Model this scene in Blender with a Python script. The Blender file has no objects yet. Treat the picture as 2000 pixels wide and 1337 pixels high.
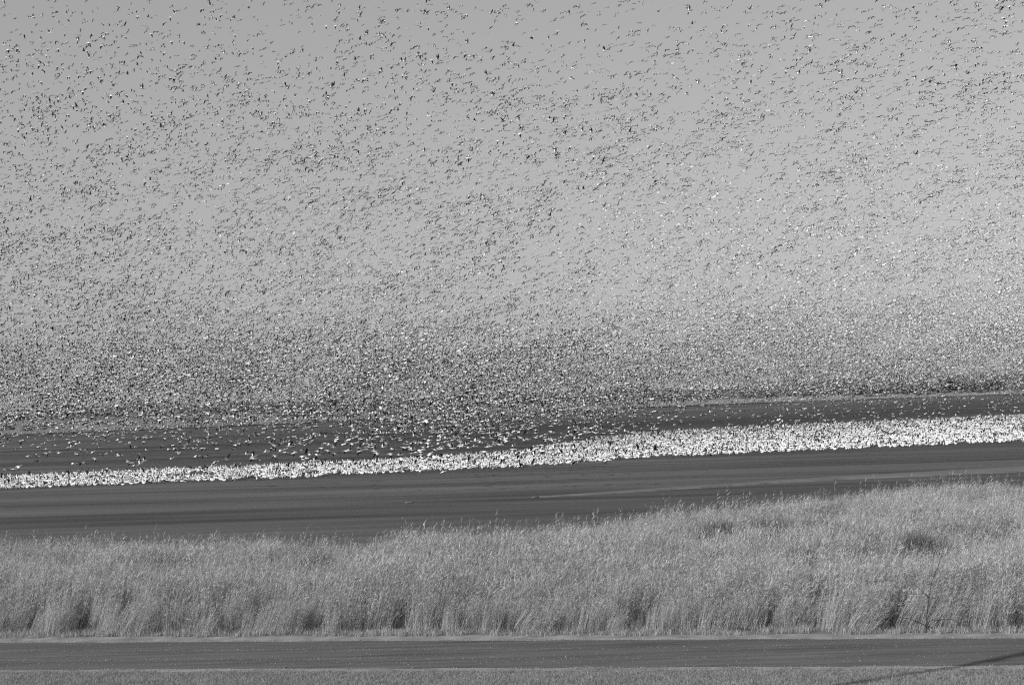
import bpy, math, random
import numpy as np
from mathutils import Matrix, Vector

# ------------------------------------------------------------------ camera
sc = bpy.context.scene
col = sc.collection
random.seed(7)
rng = np.random.default_rng(11)
R = math.radians
PW, PH, FPX, CAMZ = 2000.0, 1337.0, 3000.0, 9.0
PITCH, ROLL = R(1.938), R(-1.718)

cam = bpy.data.cameras.new('camera')
cam.sensor_width = 36.0
cam.lens = 36.0 * FPX / PW
cam.clip_start = 0.5
cam.clip_end = 60000
camo = bpy.data.objects.new('camera', cam)
col.objects.link(camo)
CM = Matrix.Rotation(R(90) + PITCH, 4, 'X') @ Matrix.Rotation(ROLL, 4, 'Z')
camo.matrix_world = Matrix.Translation((0, 0, CAMZ)) @ CM
sc.camera = camo

# ------------------------------------------------------------------ sky and sun
SUN_EL, SUN_AZ = R(24), R(239.3)        # azimuth clockwise from +Y (view direction)
SUNV = Vector((math.sin(SUN_AZ) * math.cos(SUN_EL), math.cos(SUN_AZ) * math.cos(SUN_EL), math.sin(SUN_EL)))
w = bpy.data.worlds.new('World')
sc.world = w
w.use_nodes = True
nt = w.node_tree
nt.nodes.clear()
sky = nt.nodes.new('ShaderNodeTexSky')
sky.sky_type = 'NISHITA'
sky.sun_disc = False
sky.sun_elevation = SUN_EL
sky.sun_rotation = SUN_AZ
sky.air_density = 1.0
sky.dust_density = 0.0
bw = nt.nodes.new('ShaderNodeSeparateColor')      # black and white photograph, blue-sensitive response
bg = nt.nodes.new('ShaderNodeBackground')
bg.inputs['Strength'].default_value = 0.145
wo = nt.nodes.new('ShaderNodeOutputWorld')
nt.links.new(sky.outputs[0], bw.inputs[0])
gm = nt.nodes.new('ShaderNodeGamma')              # soft film response
gm.inputs['Gamma'].default_value = 0.65
nt.links.new(bw.outputs[2], gm.inputs['Color'])
nt.links.new(gm.outputs[0], bg.inputs['Color'])
nt.links.new(bg.outputs[0], wo.inputs['Surface'])

sl = bpy.data.lights.new('sun', 'SUN')
sl.energy = 4.3
sl.angle = R(0.53)
so = bpy.data.objects.new('sun', sl)
so.rotation_euler = SUNV.to_track_quat('Z', 'Y').to_euler()
so.location = (-40, -30, 60)
col.objects.link(so)

sc.view_settings.view_transform = 'Standard'
sc.view_settings.look = 'None'
sc.view_settings.exposure = 0.0
sc.view_settings.gamma = 1.0
sc.view_settings.use_curve_mapping = False
sc.render.film_transparent = False
try:
    sc.cycles.max_bounces = 5
    sc.cycles.diffuse_bounces = 3
    sc.cycles.transparent_max_bounces = 8
    sc.cycles.use_denoising = False
    sc.cycles.pixel_filter_type = 'BLACKMAN_HARRIS'
    sc.cycles.filter_width = 1.15
except Exception:
    pass


# ------------------------------------------------------------------ helpers
def ray(px, py):
    d = CM.to_3x3() @ Vector(((px - PW / 2) / FPX, -(py - PH / 2) / FPX, -1.0))
    return d


def ground(px, py, z=0.0):
    d = ray(px, py)
    t = (z - CAMZ) / d.z
    return Vector((d.x * t, d.y * t, z))


def tag(o, label=None, cat=None, group=None, kind=None):
    if label: o['label'] = label
    if cat: o['category'] = cat
    if group: o['group'] = group
    if kind: o['kind'] = kind
    return o


def link(o, parent=None):
    col.objects.link(o)
    if parent is not None:
        o.parent = parent
    return o


def mesh_from(name, verts, faces, mats=(), midx=None, smooth=False, tone=None):
    me = bpy.data.meshes.new(name)
    me.from_pydata([tuple(v) for v in verts], [], [tuple(f) for f in faces])
    for m in mats:
        me.materials.append(m)
    if midx is not None:
        me.polygons.foreach_set('material_index', np.asarray(midx, dtype=np.int32))
    if smooth:
        me.polygons.foreach_set('use_smooth', np.ones(len(me.polygons), dtype=bool))
    if tone is not None:
        a = me.attributes.new('tone', 'FLOAT', 'POINT')
        a.data.foreach_set('value', np.asarray(tone, dtype=np.float32))
    me.update()
    return me


def hash2(ix, iy, seed):
    n = (ix.astype(np.int64) * 374761393 + iy.astype(np.int64) * 668265263 + seed * 1442695041) & 0x7fffffff
    n = ((n ^ (n >> 13)) * 1274126177) & 0x7fffffff
    n = (n ^ (n >> 16)) & 0xffffff
    return n / float(0xffffff)


def vnoise(x, y, seed=0):
    x = np.asarray(x, float); y = np.asarray(y, float)
    ix, iy = np.floor(x), np.floor(y)
    fx, fy = x - ix, y - iy
    fx = fx * fx * (3 - 2 * fx); fy = fy * fy * (3 - 2 * fy)
    a, b = hash2(ix, iy, seed), hash2(ix + 1, iy, seed)
    c, d = hash2(ix, iy + 1, seed), hash2(ix + 1, iy + 1, seed)
    return (a * (1 - fx) + b * fx) * (1 - fy) + (c * (1 - fx) + d * fx) * fy


def fbm(x, y, seed=0):
    return (vnoise(x, y, seed) + 0.5 * vnoise(2.03 * x, 2.03 * y, seed + 1) + 0.25 * vnoise(4.1 * x, 4.1 * y, seed + 2)) / 1.75


# ---- materials (all neutral grey: a black and white photograph)
def mat_new(name):
    m = bpy.data.materials.new(name)
    m.use_nodes = True
    n = m.node_tree
    b = n.nodes['Principled BSDF']
    return m, n, b


def mat_plain(name, v, rough=0.7, spec=0.3):
    m, n, b = mat_new(name)
    b.inputs['Base Color'].default_value = (v, v, v, 1)
    b.inputs['Roughness'].default_value = rough
    b.inputs['Specular IOR Level'].default_value = spec
    return m


def node(n, t, **kw):
    x = n.nodes.new(t)
    for k, v in kw.items():
        setattr(x, k, v)
    return x


def noise_node(n, vec, scale, detail=4, rough=0.55):
    x = n.nodes.new('ShaderNodeTexNoise')
    x.inputs['Scale'].default_value = scale
    x.inputs['Detail'].default_value = detail
    x.inputs['Roughness'].default_value = rough
    n.links.new(vec, x.inputs['Vector'])
    return x.outputs['Fac']


def mapping(n, scale=(1, 1, 1), rot=(0, 0, 0)):
    tc = n.nodes.new('ShaderNodeTexCoord')
    mp = n.nodes.new('ShaderNodeMapping')
    mp.inputs['Scale'].default_value = scale
    mp.inputs['Rotation'].default_value = rot
    n.links.new(tc.outputs['Object'], mp.inputs['Vector'])
    return mp.outputs['Vector']


def maprange(n, fac, a, b, c, d):
    x = n.nodes.new('ShaderNodeMapRange')
    x.inputs['From Min'].default_value = a
    x.inputs['From Max'].default_value = b
    x.inputs['To Min'].default_value = c
    x.inputs['To Max'].default_value = d
    n.links.new(fac, x.inputs['Value'])
    return x.outputs['Result']


def math_node(n, op, a, b):
    x = n.nodes.new('ShaderNodeMath')
    x.operation = op
    for i, v in enumerate((a, b)):
        if isinstance(v, (int, float)):
            x.inputs[i].default_value = v
        else:
            n.links.new(v, x.inputs[i])
    return x.outputs[0]


def mat_blade(name, lo, hi, translucent=0.3, spec=0.25):
    """dry grass: per-stalk tone attribute plus a per-clump random value"""
    m = bpy.data.materials.new(name)
    m.use_nodes = True
    n = m.node_tree
    b = n.nodes['Principled BSDF']
    out = n.nodes['Material Output']
    at = node(n, 'ShaderNodeAttribute', attribute_name='tone')
    oi = node(n, 'ShaderNodeObjectInfo')
    f = math_node(n, 'MULTIPLY', at.outputs['Fac'], maprange(n, oi.outputs['Random'], 0, 1, 0.8, 1.15))
    v = maprange(n, f, 0, 1, lo, hi)
    n.links.new(v, b.inputs['Base Color'])
    b.inputs['Roughness'].default_value = 0.55
    b.inputs['Specular IOR Level'].default_value = spec
    t = n.nodes.new('ShaderNodeBsdfTranslucent')
    n.links.new(v, t.inputs['Color'])
    mx = n.nodes.new('ShaderNodeMixShader')
    mx.inputs[0].default_value = translucent
    n.links.new(b.outputs[0], mx.inputs[1])
    n.links.new(t.outputs[0], mx.inputs[2])
    n.links.new(mx.outputs[0], out.inputs['Surface'])
    return m


M = {}
M['white'] = mat_plain('white_feathers', 0.88, 0.75, 0.15)
M['shaded_underwing'] = mat_plain('shaded_underwing_feathers', 0.34, 0.75, 0.15)  # grey underwing coverts, darkened further to carry the shade below the wing
M['black'] = mat_plain('black_flight_feathers', 0.035, 0.6, 0.25)
M['dusky'] = mat_plain('dusky_feathers', 0.10, 0.7, 0.2)
M['leg'] = mat_plain('leg_skin', 0.16, 0.6, 0.3)
M['bark'] = mat_plain('dark_bark', 0.06, 0.85, 0.2)
M['driftwood'] = mat_plain('driftwood', 0.16, 0.85, 0.2)
M['reed'] = mat_blade('dry_reed', 0.17, 0.70, 0.28)
M['reed_far'] = mat_blade('dry_marsh_grass', 0.24, 0.60, 0.2)
M['verge'] = mat_blade('short_grass', 0.12, 0.62, 0.3)
M['shrub'] = mat_blade('far_scrub', 0.16, 0.39, 0.25)  # grey brush, colour lightened in place of distance haze

# ------------------------------------------------------------------ the lie of the land
WATER_Z = -0.30
NSP = [ground(px, py, 2.3) for px, py in ((-1500, 1068), (-500, 1058), (0, 1042), (250, 1040), (500, 1038), (750, 1036), (1000, 1022), (1170, 1006), (1230, 988), (1500, 968), (1750, 944), (2000, 932), (2500, 905), (3500, 870))]
NS = np.array([[p.x, p.y] for p in NSP])
FSP = [ground(px, py, WATER_Z) for px, py in ((-1200, 900), (-500, 873), (0, 852), (500, 831), (1000, 806), (1500, 787), (2000, 770), (2600, 757))]
FS = np.array([[p.x, p.y] for p in FSP])


def near_shore(x): return np.interp(x, NS[:, 0], NS[:, 1])
def far_shore(x): return np.interp(x, FS[:, 0], FS[:, 1])
# the road: far edge and near edge as y = a + b*x


def line_through(p, q):
    b = (q.y - p.y) / (q.x - p.x)
    return p.y - b * p.x, b


RF = line_through(ground(0, 1255), ground(2000, 1246))
RN = line_through(ground(0, 1308), ground(2000, 1300))
SH = line_through(ground(0, 1243), ground(2000, 1234))     # where the reeds begin
ROAD_ANG = math.atan(RF[1])


def smooth(a, b, x):
    t = np.clip((x - a) / (b - a), 0, 1)
    return t * t * (3 - 2 * t)


def height(x, y):
    ns, fs = near_shore(x), far_shore(x)
    into = smooth(-3.0, 4.0, y - ns) * smooth(-4.0, 3.0, fs - y)
    h = -0.75 * into
    h = h + 0.25 * smooth(0, 14, y - fs)
    rough = 0.10 * (fbm(x * 0.35, y * 0.35, 5) - 0.5) * smooth(1.0, 3.0, y - (SH[0] + SH[1] * x))
    return h + rough * (1 - into)


xs = np.unique(np.concatenate([np.linspace(-9000, -500, 18), np.linspace(-500, -60, 90), np.linspace(-60, 60, 130), np.linspace(60, 500, 90), np.linspace(500, 9000, 18)]))
ys = np.unique(np.concatenate([np.linspace(-300, 30, 20), np.linspace(30, 120, 150), np.linspace(120, 1300, 200), np.linspace(1300, 20000, 40)]))
GX, GY = np.meshgrid(xs, ys)
GZ = height(GX, GY)
nx, ny = len(xs), len(ys)
vs = np.stack([GX.ravel(), GY.ravel(), GZ.ravel()], 1)
ii = np.arange(ny - 1)[:, None] * nx + np.arange(nx - 1)[None, :]
fs_ = np.stack([ii, ii + 1, ii + 1 + nx, ii + nx], -1).reshape(-1, 4)
m, n, b = mat_new('marsh_soil')
v = mapping(n)
f1 = noise_node(n, v, 0.6, 6)
f2 = noise_node(n, v, 9.0, 5)
tt = math_node(n, 'ADD', maprange(n, f1, 0.3, 0.7, 0.12, 0.22), maprange(n, f2, 0.3, 0.7, -0.03, 0.06))
n.links.new(tt, b.inputs['Base Color'])
b.inputs['Roughness'].default_value = 0.95
b.inputs['Specular IOR Level'].default_value = 0.1
m2, n, b = mat_new('dry_marsh')
v = mapping(n, (0.012, 0.05, 1))
f1 = noise_node(n, v, 1.0, 6)
n.links.new(maprange(n, f1, 0.35, 0.65, 0.10, 0.28), b.inputs['Base Color'])
b.inputs['Roughness'].default_value = 0.95
b.inputs['Specular IOR Level'].default_value = 0.05
fc = vs[fs_].mean(1)
mi_ = (fc[:, 1] > far_shore(fc[:, 0]) - 8).astype(int)
g = bpy.data.objects.new('ground', mesh_from('ground', vs, fs_, [m, m2], mi_, smooth=True))
tag(link(g), kind='structure')

# ---- water: one sheet over the basin
m, n, b = mat_new('dark_water')
va = mapping(n, (0.010, 0.075, 1), (0, 0, R(-16)))
vb = mapping(n, (0.03, 0.38, 1), (0, 0, R(-12)))
vc = mapping(n, (0.5, 5.0, 1), (0, 0, R(-10)))
f1 = noise_node(n, va, 1.0, 1.5)
f2 = noise_node(n, vb, 1.0, 2)
f3 = noise_node(n, vc, 1.0, 4)
silt = math_node(n, 'ADD', maprange(n, f1, 0.38, 0.66, 0.055, 0.125), maprange(n, f2, 0.35, 0.7, -0.012, 0.022))
n.links.new(silt, b.inputs['Base Color'])
n.links.new(maprange(n, f2, 0.3, 0.7, 0.62, 0.5), b.inputs['Roughness'])
b.inputs['Specular IOR Level'].default_value = 0.14
bp = n.nodes.new('ShaderNodeBump')
bp.inputs['Strength'].default_value = 0.12
bp.inputs['Distance'].default_value = 0.08
n.links.new(f3, bp.inputs['Height'])
n.links.new(bp.outputs[0], b.inputs['Normal'])
wx = np.linspace(-640, 900, 300)
wv, wf = [], []
for x in wx:
    a0, a1 = float(near_shore(x)) - 3.5, float(far_shore(x)) + 3.5
    wv += [(x, a0, WATER_Z), (x, 0.5 * (a0 + a1), WATER_Z), (x, a1, WATER_Z)]
for i in range(len(wx) - 1):
    k = i * 3
    wf += [(k, k + 3, k + 4, k + 1), (k + 1, k + 4, k + 5, k + 2)]
wo_ = bpy.data.objects.new('water', mesh_from('water', wv, wf, [m]))
tag(link(wo_), kind='structure')


# ---- road, its gravel edge and the mud bank: strips along a line
def strip(name, edge_far, edge_near, z, mat, x0=-160, x1=200, nseg=500, wob=0.0, seed=0, rows=1, crown=0.0):
    vv, ff = [], []
    X = np.linspace(x0, x1, nseg)
    wf_ = (fbm(X * 0.5, X * 0 + 3.3, seed) - 0.5) * 2 * wob + (vnoise(X * 4.0, X * 0 + 9.3, seed + 9) - 0.5) * 0.8 * wob
    wn_ = (fbm(X * 0.6, X * 0 + 7.7, seed + 4) - 0.5) * 2 * wob + (vnoise(X * 4.0, X * 0 + 1.3, seed + 8) - 0.5) * 0.8 * wob
    for i, x in enumerate(X):
        ya = edge_near[0] + edge_near[1] * x + wn_[i]
        yb = edge_far[0] + edge_far[1] * x + wf_[i]
        for r in range(rows + 1):
            t = r / rows
            vv.append((x, ya + (yb - ya) * t, z + crown * (1 - (2 * t - 1) ** 2)))
    q = rows + 1
    for i in range(nseg - 1):
        for r in range(rows):
            k = i * q + r
            ff.append((k, k + q, k + q + 1, k + 1))
    o = bpy.data.objects.new(name, mesh_from(name, vv, ff, [mat], smooth=True))
    return tag(link(o), kind='structure')


m, n, b = mat_new('road_surface')
v = mapping(n, (1, 1, 1))
va = mapping(n, (0.05, 2.3, 1), (0, 0, -ROAD_ANG))
vb = mapping(n, (0.25, 1.6, 1), (0, 0, -ROAD_ANG))
f1 = noise_node(n, va, 1.0, 1)
f2 = noise_node(n, v, 26.0, 3, 0.7)
f3 = noise_node(n, vb, 1.0, 4)
tone = math_node(n, 'ADD', maprange(n, f1, 0.3, 0.75, 0.095, 0.16), math_node(n, 'ADD', maprange(n, f2, 0.35, 0.75, -0.03, 0.05), maprange(n, f3, 0.3, 0.7, -0.022, 0.025)))
n.links.new(tone, b.inputs['Base Color'])
b.inputs['Roughness'].default_value = 0.9
b.inputs['Specular IOR Level'].default_value = 0.15
strip('road', RF, RN, 0.016, m, wob=0.2, seed=3, rows=6, crown=0.05)

m, n, b = mat_new('gravel_edge')
v = mapping(n, (1, 1, 1))
f1 = noise_node(n, v, 1.1, 4)
f2 = noise_node(n, v, 30.0, 3, 0.7)
tone = math_node(n, 'ADD', maprange(n, f1, 0.3, 0.7, 0.20, 0.38), maprange(n, f2, 0.35, 0.75, -0.06, 0.10))
n.links.new(tone, b.inputs['Base Color'])
b.inputs['Roughness'].default_value = 0.95
b.inputs['Specular IOR Level'].default_value = 0.1
strip('road_shoulder', (SH[0] - 0.15, SH[1]), (RF[0] - 0.25, RF[1]), 0.008, m, wob=0.12, seed=21)
strip('road_shoulder', (RN[0] + 0.25, RN[1]), (RN[0] - 0.55, RN[1]), 0.010, m, wob=0.12, seed=31)

# mud bank on the right of the pond: a low raised bar that tapers out to the left
m, n, b = mat_new('drying_mud')
v = mapping(n, (0.3, 3.0, 1), (0, 0, R(-12)))
f1 = noise_node(n, v, 1.0, 5)
n.links.new(maprange(n, f1, 0.3, 0.7, 0.13, 0.21), b.inputs['Base Color'])
b.inputs['Roughness'].default_value = 0.9
b.inputs['Specular IOR Level'].default_value = 0.1
pts = [(1040, 970.5, 971.5), (1150, 963.5, 966.5), (1320, 952, 956), (1500, 940, 944.5), (1660, 929.5, 935.5), (1800, 922, 930), (2000, 911, 921), (2300, 893, 905)]
top = [ground(p[0], p[1], WATER_Z) for p in pts]
bot = [ground(p[0], p[2], WATER_Z) for p in pts]
bx = np.linspace(top[0].x, top[-1].x, 160)
tyy = np.interp(bx, [p.x for p in top], [p.y for p in top])
byy = np.interp(bx, [p.x for p in bot], [p.y for p in bot])
jit = (fbm(bx * 0.4, bx * 0, 77) - 0.5) * 0.8
vv, ff = [], []
for i, x in enumerate(bx):
    a, c = byy[i] + jit[i], tyy[i] + 0.5 * jit[i]
    hgt = min(0.16, 0.05 + 0.05 * (c - a))
    vv += [(x, a - 0.25, WATER_Z - 0.1), (x, a, WATER_Z + hgt * 0.8), (x, a + 0.4 * (c - a), WATER_Z + hgt), (x, c, WATER_Z + hgt * 0.5), (x, c + 0.4, WATER_Z - 0.1)]
for i in range(len(bx) - 1):
    for r in range(4):
        k = i * 5 + r
        ff.append((k, k + 5, k + 6, k + 1))
o = bpy.data.objects.new('mud_bank', mesh_from('mud_bank', vv, ff, [m], smooth=True))
tag(link(o), kind='structure')


# ------------------------------------------------------------------ scatter by geometry nodes (for stuff only)
def proto_collection(name, meshes):
    c = bpy.data.collections.new(name)
    for i, me in enumerate(meshes):
        c.objects.link(bpy.data.objects.new('%s_%02d' % (name, i), me))
    return c


def scatter_tree(name, coll):
    t = bpy.data.node_groups.new(name, 'GeometryNodeTree')
    t.interface.new_socket('Geometry', in_out='INPUT', socket_type='NodeSocketGeometry')
    t.interface.new_socket('Geometry', in_out='OUTPUT', socket_type='NodeSocketGeometry')
    gi, go = t.nodes.new('NodeGroupInput'), t.nodes.new('NodeGroupOutput')
    ci = t.nodes.new('GeometryNodeCollectionInfo')
    ci.inputs['Collection'].default_value = coll
    ci.inputs['Separate Children'].default_value = True
    ci.inputs['Reset Children'].default_value = True
    ip = t.nodes.new('GeometryNodeInstanceOnPoints')

    def named(nm, ty):
        a = t.nodes.new('GeometryNodeInputNamedAttribute')
        a.data_type = ty
        a.inputs['Name'].default_value = nm
        return [s for s in a.outputs if s.enabled and s.name == 'Attribute'][0]
    er = t.nodes.new('FunctionNodeEulerToRotation')
    t.links.new(named('rot', 'FLOAT_VECTOR'), er.inputs[0])
    t.links.new(gi.outputs[0], ip.inputs['Points'])
    t.links.new(ci.outputs[0], ip.inputs['Instance'])
    ip.inputs['Pick Instance'].default_value = True
    t.links.new(named('idx', 'INT'), ip.inputs['Instance Index'])
    t.links.new(er.outputs[0], ip.inputs['Rotation'])
    t.links.new(named('scl', 'FLOAT_VECTOR'), ip.inputs['Scale'])
    t.links.new(ip.outputs[0], go.inputs[0])
    return t


def scatter(name, pos, rot, scl, idx, coll, mat, label, cat):
    me = bpy.data.meshes.new(name)
    N = len(pos)
    me.vertices.add(N)
    me.vertices.foreach_set('co', np.asarray(pos, dtype=np.float32).ravel())
    a = me.attributes.new('rot', 'FLOAT_VECTOR', 'POINT')
    a.data.foreach_set('vector', np.asarray(rot, dtype=np.float32).ravel())
    scl = np.asarray(scl, dtype=np.float32)
    if scl.ndim == 1:
        scl = np.repeat(scl[:, None], 3, 1)
    a = me.attributes.new('scl', 'FLOAT_VECTOR', 'POINT')
    a.data.foreach_set('vector', np.ascontiguousarray(scl).ravel())
    a = me.attributes.new('idx', 'INT', 'POINT')
    a.data.foreach_set('value', np.asarray(idx, dtype=np.int32))
    me.materials.append(mat)
    o = bpy.data.objects.new(name, me)
    link(o)
    md = o.modifiers.new('scatter', 'NODES')
    md.node_group = scatter_tree(name, coll)
    tag(o, label, cat, kind='stuff')
    return o


# ------------------------------------------------------------------ reeds, grass, scrub
def ribbon(V, F, T, p, width, side, tone):
    """thin tapering blade through the points p"""
    k = len(V)
    n_ = len(p)
    for i, q in enumerate(p):
        t = i / (n_ - 1)
        wd = width * (1 - 0.9 * t ** 1.5)
        if i == n_ - 1:
            V.append(q); T.append(tone)
        else:
            V.append(q - side * wd * 0.5); V.append(q + side * wd * 0.5)
            T.extend((tone, tone))
    for i in range(n_ - 2):
        F.append((k + 2 * i, k + 2 * i + 1, k + 2 * i + 3, k + 2 * i + 2))
    e = k + 2 * (n_ - 2)
    F.append((e, e + 1, e + 2))


def reed_patch(seed, size=1.2, stalks=95, hmean=1.75, tall=0.03, lean=0.15, leafw=0.015):
    r = random.Random(seed)
    V, F, T = [], [], []
    patch_lean = r.uniform(0.6, 1.2) * lean
    for s in range(stalks):
        x, y = r.uniform(-size / 2, size / 2), r.uniform(-size / 2, size / 2)
        h = max(0.6, r.gauss(hmean, 0.28))
        thin = 0.011
        if r.random() < tall:
            h *= r.uniform(1.12, 1.35)
        ang = r.gauss(0.1, 0.9)
        ln = max(0.02, r.gauss(patch_lean, 0.12))
        if r.random() < 0.06:
            ln += r.uniform(0.3, 0.8)
        dx, dy = math.cos(ang) * ln, math.sin(ang) * ln
        tone = min(1, max(0, r.gauss(0.5, 0.20)))
        if r.random() < 0.08:
            tone = 1.0

        def at(t):
            return Vector((x + dx * h * t ** 1.6, y + dy * h * t ** 1.6, h * t * (1 - 0.25 * ln * t)))
        sa = r.uniform(-0.6, 0.6)
        if s % 14 == 0:                            # bare straight canes in the palest tone
            cx, ch = r.uniform(0.02, 0.42), h * r.uniform(0.75, 1.25)
            q0 = Vector((x, y, 0)); q1 = q0 + Vector((cx * ch, r.uniform(-0.25, 0.05) * ch, ch))
            ribbon(V, F, T, [q0, q0.lerp(q1, 0.5), q1], 0.017, Vector((1, 0.2, 0)), 1.0)
        ribbon(V, F, T, [at(0), at(0.35), at(0.7), at(1.0)], thin, Vector((math.cos(sa), math.sin(sa), 0)), tone)
        for l in range(r.randint(8, 12)):
            t = r.uniform(0.12, 1.0) ** 0.75
            p0 = at(t)
            L = r.uniform(0.10, 0.30)
            a = r.gauss(0.15, 1.1) if r.random() < 0.8 else r.uniform(-3.14, 3.14)
            el = r.uniform(0.45, 1.35)
            d = Vector((math.cos(a) * math.cos(el), math.sin(a) * math.cos(el), math.sin(el)))
            droop = r.uniform(0.0, 0.32)
            p1 = p0 + d * L * 0.5
            p2 = p0 + d * L + Vector((0, 0, -droop * L))
            sd = d.cross(Vector((r.gauss(0, 1), r.gauss(0, 1), r.gauss(0, 1)))).normalized()
            ribbon(V, F, T, [p0, p1, p2], leafw * r.uniform(0.6, 1.3), sd, min(1, max(0, tone + r.gauss(0, 0.2))))
        if r.random() < 0.05:                      # seed head
            tp = at(1.0)
            for q in range(5):
                d = Vector((r.uniform(0.0, 0.12), r.uniform(-0.05, 0.05), r.uniform(-0.06, 0.10)))
                ribbon(V, F, T, [tp - Vector((0, 0, 0.05)), tp + d * 0.6, tp + d * 1.3 + Vector((0.02, 0, -0.02))], 0.018, Vector((0.3, 0.9, 0.2)), 0.9)
    return mesh_from('reed_clump', V, F, [M['reed']], tone=T)


reeds = proto_collection('reed_clump', [reed_patch(100 + i) for i in range(9)])
P, RT, S, I = [], [], [], []
HOLLOW = [(1390, 1022, 1.2), (1485, 1022, 1.5), (1545, 1027, 1.2), (1585, 1022, 1.2), (1630, 1025, 1.3), (1800, 1050, 1.4), (1915, 1035, 1.5), (1700, 1035, 1.0),
          (760, 1195, 0.7), (1255, 1180, 0.8), (240, 1180, 0.8), (1590, 1170, 0.8)]
hol = []
for px, py, rr in HOLLOW:
    q = ground(px, py, 0.9)
    hol.append((q.x, q.y, rr * 0.85))
step = 0.72
for yy in np.arange(52, 150, step):
    half = yy * 0.34 + 4
    for xx in np.arange(-half, half, step):
        x = xx + rng.uniform(-0.33, 0.33)
        y = yy + rng.uniform(-0.33, 0.33)
        front = SH[0] + SH[1] * x + 0.55
        back = float(near_shore(x)) - 0.6 + 2.0 * float(vnoise(x * 0.35, 4.2, 6)) - 1.0
        if y < front or y > back:
            continue
        nz = float(fbm(x * 0.33, y * 0.33, 40))
        if nz < 0.19 and y - front < 6:
            continue
        low = 0.42 if any((x - a) ** 2 + ((y - c) * 0.7) ** 2 < d * d for a, c, d in hol) else 1.0
        edge = float(smooth(0.0, 3.0, y - front))
        lowf = float(fbm(x * 0.22, y * 0.16, 51))
        s = (0.66 + 0.34 * edge) * (0.74 + 0.52 * lowf) * rng.uniform(0.82, 1.14) * low
        tilt = (0.38 * (1 - edge) + 0.08) * rng.uniform(-0.2, 1.3) * (0.4 + 1.2 * nz)
        P.append((x, y, float(height(np.array(x), np.array(y))) - 0.02))
        RT.append((rng.normal(0, 0.10), tilt, rng.normal(0, 0.6)))
        S.append((s, s, s * rng.uniform(0.92, 1.06)))
        I.append(rng.integers(0, 9))
scatter('reed_bed', P, RT, S, I, reeds, M['reed'], 'wide bed of tall dry pale reeds between the road and the dark water', 'reeds')


def tuft(seed, blades, size, h0, h1, wdt, mat, lean=0.5, tone_mu=0.5):
    r = random.Random(seed)
    V, F, T = [], [], []
    for s in range(blades):
        x, y = r.uniform(-size / 2, size / 2), r.uniform(-size / 2, size / 2)
        h = r.uniform(h0, h1)
        a = r.uniform(-3.14, 3.14)
        l = r.uniform(0.1, lean) * h
        p0 = Vector((x, y, 0))
        p1 = p0 + Vector((math.cos(a) * l * 0.4, math.sin(a) * l * 0.4, h * 0.6))
        p2 = p0 + Vector((math.cos(a) * l * 1.3, math.sin(a) * l * 1.3, h * r.uniform(0.75, 1.0)))
        sa = r.uniform(-1.2, 1.2)
        ribbon(V, F, T, [p0, p1, p2], wdt * r.uniform(0.7, 1.3), Vector((math.cos(sa), math.sin(sa), 0)), min(1, max(0, r.gauss(tone_mu, 0.25))))
    return mesh_from('grass_tuft', V, F, [mat], tone=T)


# dark-coloured tufts standing in for the shaded gaps between the reeds
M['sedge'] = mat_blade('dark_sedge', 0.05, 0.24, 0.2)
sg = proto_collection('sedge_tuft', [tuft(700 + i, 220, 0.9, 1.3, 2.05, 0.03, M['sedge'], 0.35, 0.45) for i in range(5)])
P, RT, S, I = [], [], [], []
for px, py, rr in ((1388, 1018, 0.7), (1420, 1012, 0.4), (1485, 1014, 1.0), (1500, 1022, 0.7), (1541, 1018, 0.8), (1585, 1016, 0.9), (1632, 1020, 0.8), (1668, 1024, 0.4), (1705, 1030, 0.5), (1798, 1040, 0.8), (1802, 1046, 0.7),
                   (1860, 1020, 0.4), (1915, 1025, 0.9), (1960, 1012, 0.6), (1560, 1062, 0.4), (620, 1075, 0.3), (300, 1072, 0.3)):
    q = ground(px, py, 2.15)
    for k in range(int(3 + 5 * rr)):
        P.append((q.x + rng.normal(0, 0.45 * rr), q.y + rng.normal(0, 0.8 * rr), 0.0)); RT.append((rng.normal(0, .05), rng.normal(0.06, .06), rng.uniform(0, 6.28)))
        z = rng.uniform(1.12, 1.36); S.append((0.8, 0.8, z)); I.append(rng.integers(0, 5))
scatter('dark_sedge', P, RT, S, I, sg, M['sedge'], 'dark tufts standing in for shaded gaps across the upper reed bed', 'sedge')

# short grass of the near verge
vg = proto_collection('verge_tuft', [tuft(300 + i, 70, 0.34, 0.04, 0.12, 0.010, M['verge'], 1.3) for i in range(8)])
P, RT, S, I = [], [], [], []
for yy in np.arange(43.0, 55.0, 0.20):
    for xx in np.arange(-20.5, 20.5, 0.20):
        x, y = xx + rng.uniform(-0.1, 0.1), yy + rng.uniform(-0.1, 0.1)
        edge = RN[0] + RN[1] * x - y
        if edge < -0.25 + 1.1 * float(fbm(x * 0.8, 2.2, 71)):
            continue
        d = float(fbm(x * 0.8, y * 0.8, 90))
        if edge < 0.9 and rng.uniform() > 0.32 + edge * 0.6 * (0.4 + d):
            continue
        s = (0.55 + 0.9 * d) * (0.55 + 0.95 * min(1, edge / 3.0)) * rng.uniform(0.8, 1.25)
        P.append((x, y, 0.0)); RT.append((0, 0, rng.uniform(0, 6.28))); S.append((1, 1, s)); I.append(rng.integers(0, 8))
scatter('verge_grass', P, RT, S, I, vg, M['verge'], 'short mown grass of the verge along the near edge of the road', 'grass')

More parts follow.
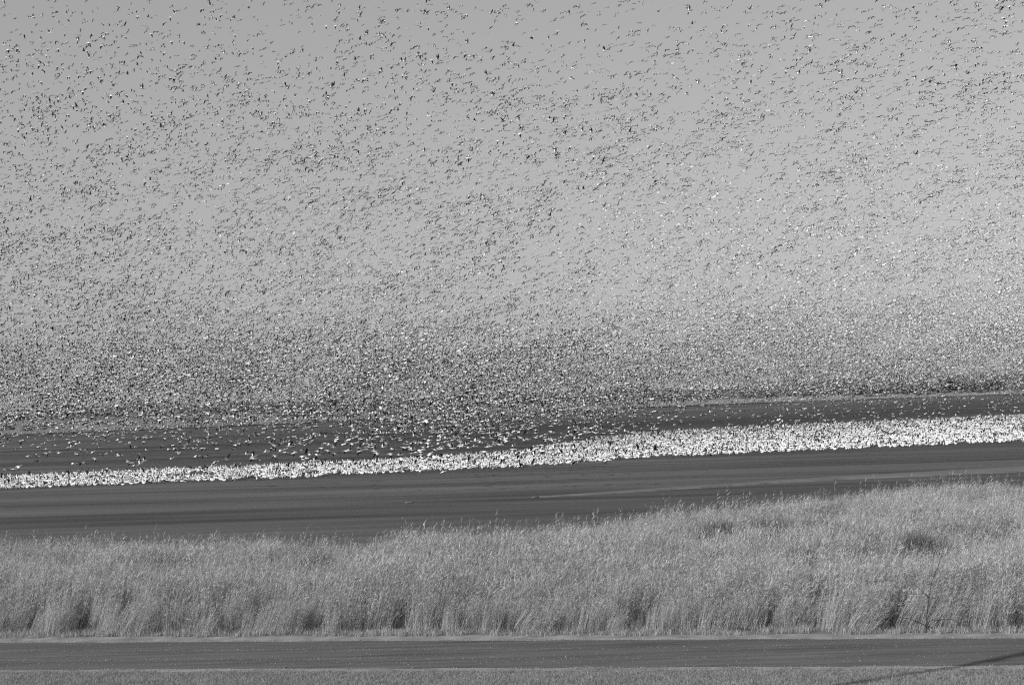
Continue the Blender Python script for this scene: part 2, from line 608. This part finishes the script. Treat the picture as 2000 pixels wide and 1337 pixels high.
# thin low grass where the reeds meet the gravel shoulder
P, RT, S, I = [], [], [], []
for x in np.arange(-25, 25, 0.09):
    for k in range(3):
        y = SH[0] + SH[1] * x + rng.uniform(-0.75 * float(fbm(x * 0.5, 8.1, 37)) - 0.05, 0.9)
        if vnoise(np.array(x * 0.7), np.array(y * 2.0), 33) < 0.35:
            continue
        P.append((x + rng.uniform(-.05, .05), y, 0.0)); RT.append((0, 0.1, rng.uniform(0, 6.28))); s = rng.uniform(0.6, 2.2); S.append((1, 1, s)); I.append(rng.integers(0, 8))
eg = proto_collection('edge_tuft', [tuft(340 + i, 22, 0.30, 0.05, 0.20, 0.011, M['reed'], 0.9, 0.45) for i in range(8)])
scatter('roadside_grass', P, RT, S, I, eg, M['reed'], 'low straggling dry grass at the foot of the reeds', 'grass')

# pale marsh grass along the far shore
fg = proto_collection('marsh_tuft', [tuft(400 + i, 90, 2.6, 0.6, 1.5, 0.05, M['reed_far'], 0.5) for i in range(6)])
P, RT, S, I = [], [], [], []
for k in range(9000):
    x = rng.uniform(-330, 520)
    y = float(far_shore(x)) + 1.5 + (rng.exponential(14) if k % 2 else rng.exponential(110)) * (0.4 + 1.3 * float(vnoise(x * 0.012, 1.0, 12)))
    if abs(x) > y * 0.35 + 15:
        continue
    P.append((x, y, 0.1)); RT.append((0, 0, rng.uniform(0, 6.28))); s = rng.uniform(0.5, 1.05); S.append((2.0, 2.0, s)); I.append(rng.integers(0, 6))
scatter('marsh_grass', P, RT, S, I, fg, M['reed_far'], 'pale marsh grass along the far shore of the pond', 'grass')


def shrub(seed):
    r = random.Random(seed)
    V, F, T = [], [], []
    lobes = [(r.uniform(-0.9, 0.9), r.uniform(-0.7, 0.7), r.uniform(0.9, 2.3), r.uniform(0.5, 1.0)) for _ in range(8)]
    for lx, ly, lz, lr in lobes:
        ribbon(V, F, T, [Vector((lx * 0.15, ly * 0.15, 0)), Vector((lx * 0.5, ly * 0.5, lz * 0.55)), Vector((lx, ly, lz + lr * 0.5))], 0.12, Vector((1, 0, 0)), 0.1)
        for q in range(70):
            d = Vector((r.gauss(0, 1), r.gauss(0, 1), r.gauss(0, 1))).normalized() * lr * r.uniform(0.35, 1.05)
            p = Vector((lx, ly, lz)) + d
            if p.z < 0.05:
                continue
            e = Vector((r.gauss(0, 1), r.gauss(0, 1), r.gauss(0.4, 1))).normalized()
            s = e.orthogonal().normalized()
            ribbon(V, F, T, [p, p + e * 0.16, p + e * 0.34], 0.16, s, min(1, max(0, r.gauss(0.5, 0.25))))
    return mesh_from('shrub', V, F, [M['shrub']], tone=T)


sh = proto_collection('scrub_bush', [shrub(500 + i) for i in range(7)])
P, RT, S, I = [], [], [], []
for k in range(420):                                    # bushes dotted over the marsh
    x = rng.uniform(-330, 520)
    y = float(far_shore(x)) + 25 + rng.exponential(160)
    if abs(x) > y * 0.35 + 15 or fbm(np.array(x * 0.02), np.array(y * 0.008), 60) < 0.5:
        continue
    s = rng.uniform(0.5, 1.3)
    P.append((x, y, 0.1)); RT.append((0, 0, rng.uniform(0, 6.28))); S.append((s * 1.8, s * 1.8, s)); I.append(rng.integers(0, 7))
for k in range(1700):                                   # the wood on the skyline, taller towards the right
    y = rng.uniform(1150, 1900)
    a = rng.uniform(-0.38, 0.42)
    x = a * y
    hh = np.interp(a, [-0.38, -0.1, 0.1, 0.17, 0.24, 0.42], [7.5, 8.0, 8.5, 9.5, 12.5, 14.0]) * (0.62 + 0.65 * float(vnoise(x * 0.018, 3.0, 61)))
    s = hh / 3.0 * rng.uniform(0.75, 1.05)
    P.append((x, y, 0.1)); RT.append((0, 0, rng.uniform(0, 6.28))); S.append((s * 1.5, s * 1.5, s)); I.append(rng.integers(0, 7))
scatter('far_woods', P, RT, S, I, sh, M['shrub'], 'dark scrub and woods beyond the far shore under the flying flock', 'woods')


# loose stones on the road and its shoulders
def stone(seed):
    r = random.Random(seed)
    V = []
    for z, rad in ((0.0, 0.8), (0.35, 1.0), (0.8, 0.55)):
        for k in range(5):
            a = 6.283 * k / 5 + z
            V.append(Vector((math.cos(a) * rad * r.uniform(0.75, 1.2), math.sin(a) * rad * r.uniform(0.75, 1.2), z * r.uniform(0.9, 1.1))))
    F = []
    for j in range(2):
        for k in range(5):
            F.append((j * 5 + k, j * 5 + (k + 1) % 5, j * 5 + 5 + (k + 1) % 5, j * 5 + 5 + k))
    F.append((10, 11, 12, 13, 14))
    return mesh_from('stone', V, F, [M['stone']], tone=[r.uniform(0.2, 1)] * 15)


M['stone'] = mat_blade('pale_stone', 0.12, 0.55, 0.0, 0.3)
st = proto_collection('gravel_stone', [stone(600 + i) for i in range(8)])
P, RT, S, I = [], [], [], []


def add_stone(x, y, r0, z=0.02):
    P.append((x, y, z)); RT.append((rng.normal(0, .3), rng.normal(0, .3), rng.uniform(0, 6.28)))
    s = r0 * rng.lognormal(0, 0.4); S.append((s, s, s * 0.8)); I.append(rng.integers(0, 8))


for k in range(20000):
    x = rng.uniform(-20, 20)
    y0, y1 = RN[0] + RN[1] * x, RF[0] + RF[1] * x
    u = rng.uniform()
    if u < 0.34:
        t = rng.uniform(0.02, 0.98); r0 = 0.0075; z = 0.018 + 0.05 * (1 - (2 * t - 1) ** 2)
        if x > -3 and rng.uniform() < 0.35: continue
    elif u < 0.62:
        t = 1.0 + rng.normal(0.02, 0.035); r0 = 0.010; z = 0.014
    elif u < 0.74:
        t = 0.0 + rng.normal(0, 0.03); r0 = 0.010; z = 0.014
    else:                                                # windrows between the wheel tracks
        t = random.choice((0.62, 0.62, 0.30, 0.27, 0.16)) + rng.normal(0, 0.016)
        r0 = 0.010; z = 0.018 + 0.05 * (1 - (2 * t - 1) ** 2)
        if rng.uniform() < smooth(-9, 9, np.array(x)) * 0.85: continue
    add_stone(x, y0 + (y1 - y0) * t, r0, z)
scatter('loose_gravel', P, RT, S, I, st, M['stone'], 'loose pale gravel strewn on the road and its edges', 'gravel')


# ------------------------------------------------------------------ geese
UX, UY, UZ = Vector((1, 0, 0)), Vector((0, 1, 0)), Vector((0, 0, 1))


def tube(V, F, MI, path, sides, mats):
    """closed sweep: path of (centre, axis_y, axis_n, ry, rn)"""
    k0 = len(V)
    for c, u, n_, ru, rn in path:
        for k in range(sides):
            a = 2 * math.pi * (k + 0.5) / sides
            V.append(c + u * (math.cos(a) * ru) + n_ * (math.sin(a) * rn))
    for j in range(len(path) - 1):
        for k in range(sides):
            F.append((k0 + j * sides + k, k0 + j * sides + (k + 1) % sides, k0 + (j + 1) * sides + (k + 1) % sides, k0 + (j + 1) * sides + k))
            MI.append(mats[j])
    F.append(tuple(k0 + k for k in reversed(range(sides)))); MI.append(mats[0])
    e = k0 + (len(path) - 1) * sides
    F.append(tuple(e + k for k in range(sides))); MI.append(mats[-1])


def wing(V, F, MI, side, a1, a2, sweep=0.0, y0=0.06, z0=0.05, xo=0.0, dark=False, twist=0.0):
    """a1/a2: elevation of the inner and outer wing; closed, about 2 cm thick"""
    st_ = [(0.0, 0.12, -0.16, .03), (0.20, 0.16, -0.14, .026), (0.36, 0.16, -0.11, .022), (0.52, 0.12 - sweep, -0.11 - sweep, .018), (0.70, 0.05 - 1.6 * sweep, -0.11 - 1.6 * sweep, .014), (0.86, -0.05 - 2.2 * sweep, -0.11 - 2.2 * sweep, .006)]
    y, z, prev = y0, z0, 0.0
    k0 = len(V)
    for s, le, te, th in st_:
        ds = s - prev
        ang = a1 if s <= 0.37 else (a1 * 0.4 + a2 * 0.6 if s < 0.55 else a2)
        y += math.cos(ang) * ds
        z += math.sin(ang) * ds
        prev = s
        nn = Vector((0, -math.sin(ang) * side, math.cos(ang)))
        c = Vector((xo, y * side, z))
        mid = le * 0.6 + te * 0.4
        tw = math.tan(0.75 * twist * min(1.0, 0.25 + s))
        V += [c + UX * le + nn * (le * tw), c + UX * mid + nn * (th + mid * tw), c + UX * te + nn * (te * tw), c + UX * mid + nn * (mid * tw - th)]
    for j in range(len(st_) - 1):
        for k in range(4):
            q = (k0 + j * 4 + k, k0 + j * 4 + (k + 1) % 4, k0 + j * 4 + 4 + (k + 1) % 4, k0 + j * 4 + 4 + k)
            F.append(q if side < 0 else q[::-1])
            if j >= 2:
                MI.append(2)
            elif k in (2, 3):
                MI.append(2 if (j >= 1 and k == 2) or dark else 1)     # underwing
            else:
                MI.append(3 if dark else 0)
    e = k0 + (len(st_) - 1) * 4
    F.append((e, e + 1, e + 2, e + 3)); MI.append(2)


GMATS = [M['white'], M['shaded_underwing'], M['black'], M['dusky'], M['leg']]


def flying_goose(a1, a2, sweep, twist=0.0, dark=False):
    V, F, MI = [], [], []
    w_ = 3 if dark else 0
    st_ = [(-0.40, 0.0, .055, .008), (-0.28, 0.0, .065, .04), (-0.14, -0.005, .10, .09), (0.04, -0.01, .115, .11), (0.18, 0.0, .085, .085), (0.27, 0.015, .045, .05), (0.40, 0.02, .032, .034), (0.46, 0.022, .036, .042), (0.50, 0.018, .026, .03), (0.56, 0.01, .010, .010)]
    path = [(Vector((x, 0, z)), UY, UZ, ry, rz) for x, z, ry, rz in st_]
    tube(V, F, MI, path, 8, [w_, w_, w_, w_, w_, 0, 0, 0, 4, 4])
    for s in (1, -1):
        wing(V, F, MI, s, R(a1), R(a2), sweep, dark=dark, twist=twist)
    me = mesh_from('flying_goose', V, F, GMATS, MI)
    return me


def standing_goose(neck, wings=None, dark=False):
    V, F, MI = [], [], []
    w_ = 3 if dark else 0
    body = [(-0.42, .33, .02, .012), (-0.34, .335, .06, .035), (-0.22, .335, .11, .09), (-0.06, .325, .14, .125), (0.10, .33, .135, .125), (0.20, .365, .09, .095)]
    necks = {
        'up': [(0.255, .45, .05, .05), (0.265, .56, .036, .036), (0.275, .65, .034, .034), (0.31, .69, .036, .042), (0.355, .685, .026, .028), (0.41, .672, .011, .011)],
        'half': [(0.265, .44, .05, .05), (0.31, .52, .036, .036), (0.345, .59, .034, .034), (0.39, .62, .036, .040), (0.43, .61, .026, .028), (0.485, .59, .011, .011)],
        'down': [(0.29, .36, .05, .05), (0.37, .29, .036, .036), (0.43, .19, .034, .034), (0.46, .13, .038, .038), (0.475, .09, .026, .026), (0.485, .04, .011, .011)],
        'tucked': [(0.235, .44, .055, .055), (0.22, .50, .042, .042), (0.18, .535, .042, .042), (0.12, .53, .046, .042), (0.06, .50, .03, .03), (0.0, .47, .012, .012)],
    }[neck]
    pts_ = body + necks
    path = []
    for i, (x, z, ru, rn) in enumerate(pts_):
        p = pts_[max(0, i - 1)]; q = pts_[min(len(pts_) - 1, i + 1)]
        t = Vector((q[0] - p[0], 0, q[1] - p[1])).normalized()
        path.append((Vector((x, 0, z)), UY, Vector((-t.z, 0, t.x)), ru, rn))
    mats = [2, 2, w_, w_, w_, w_, w_, 0, 0, 0, 4, 4]
    tube(V, F, MI, path, 8, mats)
    for s in (1, -1):                                     # folded wing: flank with dark tips over the tail
        if wings is None:
            pth = [(Vector((0.10, s * .10, .36)), UY, UZ, .03, .05), (Vector((-0.10, s * .115, .37)), UY, UZ, .04, .085), (Vector((-0.30, s * .07, .37)), UY, UZ, .03, .05), (Vector((-0.48, s * .025, .385)), UY, UZ, .012, .015)]
            tube(V, F, MI, pth, 5, [w_, w_, 2, 2])
        else:
            wing(V, F, MI, s, R(wings[0]), R(wings[1]), 0.02, y0=0.08, z0=0.40)
        tube(V, F, MI, [(Vector((0.02, s * .06, -0.12)), UY, UX, .012, .012), (Vector((0.0, s * .06, .12)), UY, UX, .012, .012), (Vector((-0.02, s * .065, .26)), UY, UX, .022, .022)], 4, [4, 4, 4])
    return mesh_from('standing_goose', V, F, GMATS, MI)


FPOSES = [(62, 48, .02, 'raised'), (48, 62, .04, 'raised'), (35, 22, .02, 'raised'), (52, 25, .0, 'raised'),
          (14, -4, .03, 'level'), (6, -14, .05, 'level'), (20, 6, .02, 'level'), (0, -8, .0, 'level'),
          (8, -34, .06, 'arched'), (18, -28, .05, 'arched'), (-2, -42, .05, 'arched'), (12, -48, .07, 'arched'),
          (-22, -48, .02, 'lowered'), (-34, -58, .03, 'lowered'), (-16, -30, .0, 'lowered'), (-45, -62, .04, 'lowered')]
TW = [.55, .7, -.3, .4, .15, -.35, .5, -.2, .45, -.4, .6, .25, -.5, .5, -.3, .35]
FM = [flying_goose(*p[:3], t) for p, t in zip(FPOSES, TW)] + [flying_goose(12, -30, .05, .4, True), flying_goose(40, 30, .03, -.3, True)]
FKIND = [p[3] for p in FPOSES] + ['dark', 'dark']
fcoll = proto_collection('goose_in_flight', FM)

# ---- the flock: where each bird is in the air
RH = [0, 60, 120, 200, 300, 400, 500, 600, 660, 710, 760, 800, 822, 845, 870, 900, 930]
RD = [24, 32, 58, 105, 150, 215, 310, 500, 900, 1350, 1500, 1230, 640, 210, 70, 20, 0]
cand = 1500000
U = rng.uniform(-60, 2060, cand)
Vv = rng.uniform(-60, 945, cand)
VE = Vv + 0.036 * U - 34 * np.exp(-((U - 960) / 330.0) ** 2)
dens = np.interp(VE, RH, RD)
dens = np.where(VE < 0, 16, dens)
dens += 36 * np.exp(-((U - 100) / 400.0) ** 2 - ((Vv - 270) / 120.0) ** 2)
dens += 26 * np.exp(-((U - 1900) / 260.0) ** 2 - ((Vv - 190) / 150.0) ** 2)
dens += 18 * np.exp(-((U - 800) / 200.0) ** 2 - ((Vv - 90) / 60.0) ** 2)
dens *= 1.0 + 1.7 * smooth(800, 1700, U) * smooth(600, 720, VE) * (1 - smooth(800, 840, VE))
dens += 75 * smooth(1250, 1600, U) * smooth(800, 840, VE) * (1 - smooth(885, 905, VE))
dens *= 1.0 + 0.55 * (1 - smooth(300, 700, U)) * smooth(650, 740, Vv)
# strings and clumps: noise stretched up to the right (upper sky) and along the flock
ca, sa_ = math.cos(0.20), math.sin(0.20)
A1 = U * ca + Vv * sa_
B1 = -U * sa_ + Vv * ca
B1 = np.where(U < 450, Vv * ca + U * sa_ * 0.6, Vv * ca + 450 * sa_ * 0.6 + (U - 450) * sa_)
cl = fbm(A1 / 120.0, B1 / 36.0, 200)
cl2 = vnoise(A1 / 34.0, B1 / 15.0, 210)
cl3 = fbm(U / 420.0, Vv / 260.0, 220)
amp = np.interp(VE, [0, 250, 600, 760, 900], [2.5, 1.9, 1.4, 1.0, 1.6])
mod = np.exp(amp * (cl - 0.5) + 0.5 * amp * (cl2 - 0.5) + 0.9 * (cl3 - 0.5))
bins = np.clip(((VE + 60) / 60).astype(int), 0, 19)
mmean = np.array([mod[bins == k].mean() if np.any(bins == k) else 1.0 for k in range(20)])
dens = dens * mod / mmean[bins]
cell = cand / ((2120 / 100.0) * (1005 / 100.0))          # candidates per 100 x 100
dens *= 1.0 + 0.22 * smooth(1100, 1300, U) * smooth(200, 300, Vv) * (1 - smooth(560, 620, Vv))
keep = rng.uniform(0, 1, cand) < dens / cell
U, Vv, VE = U[keep], Vv[keep], VE[keep]
base = np.interp(VE, [0, 200, 400, 600, 760, 850, 920], [330, 360, 410, 450, 450, 390, 290])
base = base * np.interp(U, [0, 500, 1000, 2000], [0.98, 1.0, 0.98, 1.0]) * (1 + 0.42 * smooth(560, 700, VE) * smooth(500, 1900, U))
D = (1.04 - 0.06 * smooth(600, 700, VE)) * base * rng.lognormal(0, 0.25, len(U))
YH = 800 - 0.03 * U
below = Vv - YH
dmax = np.where(below > 3, FPX * (CAMZ - 0.8) / np.maximum(below, 3), 1e9)
D = np.where(D > dmax, dmax * rng.uniform(0.80, 0.98, len(U)), D)
D = D * (1 - 0.14 * smooth(600, 690, VE) * smooth(250, 650, U) * (1 - smooth(900, 1700, U)))
D = np.maximum(D, np.where(below > -20, 150, 225))
dirs = np.stack([(U - PW / 2) / FPX, -(Vv - PH / 2) / FPX, -np.ones(len(U))], 1) @ np.array(CM.to_3x3()).T
POS = dirs * (D / dirs[:, 1])[:, None] + np.array([0, 0, CAMZ])
ok = POS[:, 2] > WATER_Z + 0.7
U, Vv, VE, D, POS, YH = U[ok], Vv[ok], VE[ok], D[ok], POS[ok], YH[ok]
NF = len(U)
# headings: in the body of the flock away from the viewer and to the right, higher up more across the view; neighbours turn together
turn = fbm(POS[:, 0] / 45.0, POS[:, 2] / 11.0 + POS[:, 1] / 80.0, 230) - 0.5
mean = np.interp(Vv, [0, 250, 400, 640, 760, 850], [R(34), R(46), R(72), R(72), R(50), R(35)])
hd = mean + R(120) * turn + rng.normal(0, 0.28, NF)
flip = rng.uniform(0, 1, NF) < np.interp(Vv, [0, 500, 800], [0.28, 0.22, 0.25])
hd = np.where(flip, hd + math.pi, hd)
# one wing up: circling, the far side of the turn is on the right
slant = np.interp(Vv, [0, 250, 420, 640, 800], [0.0, 0.08, 0.26, 0.24, 0.12]) * np.interp(U, [0, 300, 700], [0.3, 0.7, 1.0]) + rng.normal(0, 0.20, NF)
bank = -slant * np.sin(hd)                               # right wing up when seen flying away
pitch = -rng.normal(0.10, 0.13, NF) - 0.35 * slant * np.cos(hd)
ROT = np.stack([bank, pitch, hd], 1)
IDX = rng.integers(0, 16, NF)
IDX = np.where(rng.uniform(0, 1, NF) < np.interp(Vv, [100, 400, 700, 850], [0.25, 0.55, 0.45, 0.2]), rng.integers(8, 13, NF), IDX)
IDX = np.where(rng.uniform(0, 1, NF) < 0.04, rng.integers(16, 18, NF), IDX)
SCL = rng.normal(0.92, 0.05, NF)
print('flying geese', NF)

inside = (U > 5) & (U < 1995) & (Vv > 4)
order = np.argsort(np.where(inside, D, 1e9))
near = order[:300]
far = order[300:]
WORDS = {'raised': 'wings raised', 'level': 'wings level', 'arched': 'wings arched', 'lowered': 'wings down', 'dark': 'dusky wings'}


def place(u):
    """u: 0..1 across the picture"""
    t = ['at the left edge', 'far left', 'well left', 'left', 'inner left', 'left of centre', 'just left of centre', 'just right of centre', 'right of centre', 'inner right', 'right', 'well right', 'far right', 'at the right edge']
    return t[min(13, max(0, int(u * 14)))]


def level(v, yh):
    if v > yh + 60: return 'just over the standing geese'
    if v > yh + 25: return 'low over the water'
    if v > yh - 15: return 'against the far shore'
    t = ['at the top edge', 'very high', 'high', 'fairly high', 'upper middle', 'middle height', 'lower middle', 'fairly low', 'low']
    return t[min(8, int(v / (yh - 15) * 9))]


def facing(h):
    h = (math.degrees(h) + 360) % 360
    return 'heading right' if h < 40 or h > 320 else 'heading away' if h < 140 else 'heading left' if h < 220 else 'heading nearer'


for i in near:
    k = int(IDX[i])
    o = bpy.data.objects.new('flying_goose', FM[k])
    o.location = POS[i]
    o.rotation_euler = ROT[i]
    o.scale = (SCL[i],) * 3
    body = 'large dark goose' if k > 15 else 'large white goose'
    tag(o, '%s, %s, %s, %s, %s' % (body, WORDS[FKIND[k]], facing(hd[i]), level(Vv[i], YH[i]), place(U[i] / 2000)), 'goose', 'nearest geese of the flying flock')
    link(o)
scatter('flying_flock', POS[far], ROT[far], SCL[far], IDX[far], fcoll, M['white'], 'dense far flock of white geese with black wingtips filling the sky', 'flock')

# ---- geese standing in the shallows
SPOSES = [('up', None), ('up', None), ('half', None), ('down', None), ('tucked', None), ('up', (55, 40)), ('up', None)]
SM = [standing_goose('up'), standing_goose('half'), standing_goose('down'), standing_goose('tucked'), standing_goose('up', (58, 45)), standing_goose('half', (30, 10)), standing_goose('up', None, True)]
SK = ['neck raised', 'neck forward', 'head lowered', 'head tucked', 'wings lifted', 'wings half spread', 'dusky body']
scoll = proto_collection('goose_in_shallows', SM)
fr = [ground(x, y, WATER_Z) for x, y in ((-500, 976), (0, 957), (250, 947), (500, 938), (750, 925), (1000, 914), (1250, 895), (1500, 885), (1750, 873), (2000, 862), (2500, 843))]
bk = [ground(x, y, WATER_Z) for x, y in ((-500, 950), (0, 932), (250, 922), (500, 911), (750, 900), (1000, 884), (1100, 868), (1250, 846), (1500, 831), (1750, 822), (2000, 811), (2500, 793))]
P, RT, S, I, DD = [], [], [], [], []
sp = 0.95
fx_, fy_ = [p.x for p in fr], [p.y for p in fr]
bx_, by_ = [p.x for p in bk], [p.y for p in bk]
for yy in np.arange(165, 420, sp):
    lim = yy / 3 + 5
    for xx in np.arange(-lim, lim, sp):
        x, y = xx + rng.uniform(-.3, .3), yy + rng.uniform(-.3, .3)
        y0 = np.interp(x, fx_, fy_) + 5.0 * (float(vnoise(x * 0.35, 0.5, 301)) - 0.5) + 1.3 * (float(vnoise(x * 1.1, 0.5, 302)) - 0.5)
        # distances along the view, so the back edge is read at the same bearing
        y1 = np.interp(x * 1.0, bx_, by_) + 3.0 * (float(vnoise(x * 0.3, 0.5, 305)) - 0.5)
        if y < y0 or y > y1:
            continue
        gap = float(fbm(x * 0.35, y * 0.16, 310))
        if gap < 0.31 or rng.uniform() < 0.10 + (0.10 + 0.55 * (y - y0) / max(1, y1 - y0)) * smooth(-20, 50, x) + 0  * (y - y0) / max(1, y1 - y0):
            continue
        u = rng.uniform()
        late = (y - y0) / max(1, y1 - y0)
        k = 0 if u < 0.52 else 1 if u < 0.72 else 2 if u < 0.82 else 3 if u < 0.91 else 4 if u < 0.91 + 0.05 * late else 5 if u < 0.91 + 0.07 * late else 6 if u > 0.985 else 0
        h = rng.normal(R(55), R(45)) if rng.uniform() < 0.75 else rng.uniform(-3.14, 3.14)
        P.append((x, y, WATER_Z - 0.13)); RT.append((0, rng.normal(0, 0.05), h)); S.append(rng.normal(0.93, 0.07)); I.append(k); DD.append(y - y0)
P, RT, S, I, DD = map(np.array, (P, RT, S, I, DD))
print('standing geese', len(P))
vis = np.abs(P[:, 0]) < P[:, 1] / 3 - 0.5
score = np.where(vis, P[:, 1] * 0.25 + DD * 3, 1e9)
order = np.argsort(score)
for i in order[:300]:
    k = int(I[i])
    o = bpy.data.objects.new('standing_goose', SM[k])
    o.location = P[i]
    o.rotation_euler = RT[i]
    o.scale = (S[i],) * 3
    u = P[i][0] / P[i][1] * 3
    tag(o, '%s goose, %s, %s, %s of standing flock, %s' % ('dark' if k == 6 else 'white', SK[k], facing(RT[i][2]).replace('heading nearer', 'facing viewer').replace('heading', 'facing'), 'very front' if DD[i] < 0.8 else 'front' if DD[i] < 2 else 'near front', place(0.5 + 0.5 * u)), 'goose', 'geese along the near edge of the standing flock')
    link(o)
rest = order[300:]
scatter('standing_flock', P[rest], RT[rest], S[rest], I[rest], scoll, M['white'], 'crowded band of white geese standing in the shallow dark water', 'flock')


# ------------------------------------------------------------------ small things
def limb_mesh(name, pts_, r0, r1, mat, sides=6):
    V, F, MI = [], [], []
    path = []
    n_ = len(pts_)
    for i, p in enumerate(pts_):
        a, c = pts_[max(0, i - 1)], pts_[min(n_ - 1, i + 1)]
        t = (c - a).normalized()
        u = t.cross(Vector((0.3, 1, 0.2))).normalized()
        q = t.cross(u).normalized()
        rr = r0 + (r1 - r0) * i / (n_ - 1)
        path.append((p, u, q, rr, rr))
    tube(V, F, MI, path, sides, [0] * n_)
    return mesh_from(name, V, F, [mat], MI, smooth=True)


# bare sapling at the foot of the reeds
base_ = ground(1813, 1236)
K = base_.y / FPX                                      # metres per photo pixel at that distance


def sp_(px, py, dy=0.0):
    return Vector(((px - 1813) * K, dy, (1236 - py) * K))


sap = bpy.data.objects.new('bare_sapling', None)
sap.location = base_ + Vector((0, 0.25, 0))
tag(link(sap), 'small dark leafless sapling at the foot of the reeds by the road', 'sapling')


def sap_part(nm, pix, r0, r1):
    link(bpy.data.objects.new(nm, limb_mesh(nm, [sp_(*q) for q in pix], r0 * 0.7, r1 * 0.8, M['bark'])), sap)


sap_part('trunk', [(1813, 1240), (1814, 1205, -.05), (1817, 1180, -.1), (1819, 1166, -.15), (1823, 1142, -.2), (1831, 1120, -.2), (1838, 1108, -.2), (1846, 1085, -.2), (1850, 1068, -.2)], 0.035, 0.009)
sap_part('branch', [(1819, 1168, -.15), (1806, 1156, -.25), (1794, 1145, -.3), (1780, 1133, -.3), (1772, 1120, -.3)], 0.020, 0.005)
sap_part('branch', [(1819, 1168, -.15), (1830, 1169, -.2), (1841, 1174, -.3), (1850, 1184, -.3)], 0.016, 0.005)
sap_part('branch', [(1814, 1216, -.05), (1824, 1212, -.15), (1836, 1210, -.25), (1856, 1209, -.3), (1872, 1216, -.35), (1884, 1224, -.35)], 0.022, 0.006)
sap_part('branch', [(1811, 1222, -.05), (1790, 1212, -.25), (1776, 1206, -.3), (1752, 1202, -.3), (1735, 1199, -.3)], 0.022, 0.006)
sap_part('branch', [(1823, 1142, -.2), (1814, 1141, -.3), (1806, 1139, -.3)], 0.012, 0.004)
sap_part('branch', [(1834, 1115, -.2), (1842, 1110, -.3), (1848, 1106, -.3)], 0.012, 0.004)
sap_part('branch', [(1796, 1234, -.1), (1795, 1215, -.15), (1793, 1196, -.2), (1786, 1186, -.2)], 0.014, 0.005)

# pieces of driftwood on the water
DW = [(800, 981.5, 0.75, 0.1, 'short pale driftwood log lying alone on the water left of centre'),
      (1046, 971.5, 0.62, 0.25, 'dark driftwood log just off the left tip of the mud bank'),
      (1098, 968.3, 0.85, 0.2, 'long pale driftwood log beside the left end of the mud bank'),
      (1264, 959.0, 0.7, 0.3, 'small dark driftwood log along the thin middle of the mud bank')]
for px, py, L, a, lab in DW:
    p = ground(px, py, WATER_Z)
    o = bpy.data.objects.new('driftwood_log', limb_mesh('driftwood_log', [Vector((-L / 2, 0, 0.0)), Vector((-L / 5, 0.03, 0.04)), Vector((L / 6, -0.02, 0.05)), Vector((L / 2.4, 0.02, 0.04)), Vector((L / 2, 0.05, 0.03))], 0.10, 0.045, M['driftwood']))
    o.location = p
    o.rotation_euler = (0, 0, a)
    tag(link(o), lab, 'driftwood', 'driftwood on the pond')

# bare tree beside the viewpoint (left of the frame): its trunk throws the shadow over verge and road
def back(px, py, x):
    g0 = ground(px, py, 0.05)
    t = (g0.x - x) / -SUNV.x
    return g0 + SUNV * t


tree = bpy.data.objects.new('bare_tree', None)
p1 = back(1660, 1336, -13.0)
tree.location = (p1.x - 0.3, p1.y - 0.5, 0)
tag(link(tree), 'tall bare tree whose shadow crosses the verge and the road', 'tree')
b0 = Vector(tree.location)
trunk = [Vector((0, 0, -0.1)), Vector((0.05, 0.1, 4)), p1 - b0, back(1870, 1299, -13.0) - b0, back(2000, 1275, -13.0) - b0, back(2080, 1261, -12.8) - b0, back(2120, 1250, -13.2) - b0]
link(bpy.data.objects.new('trunk', limb_mesh('trunk', trunk, 0.20, 0.07, M['bark'], 10)), tree)
for sx, sy, sz, zz in ((-3.5, -0.4, 3.5, 14.6), (-2.5, 0.8, 3.6, 15.2)):
    s0 = Vector((p1.x - b0.x, p1.y - b0.y, zz))
    link(bpy.data.objects.new('limb', limb_mesh('limb', [s0, s0 + Vector((sx * .4, sy * .4, sz * .5)), s0 + Vector((sx, sy, sz))], 0.12, 0.03, M['bark'], 6)), tree)
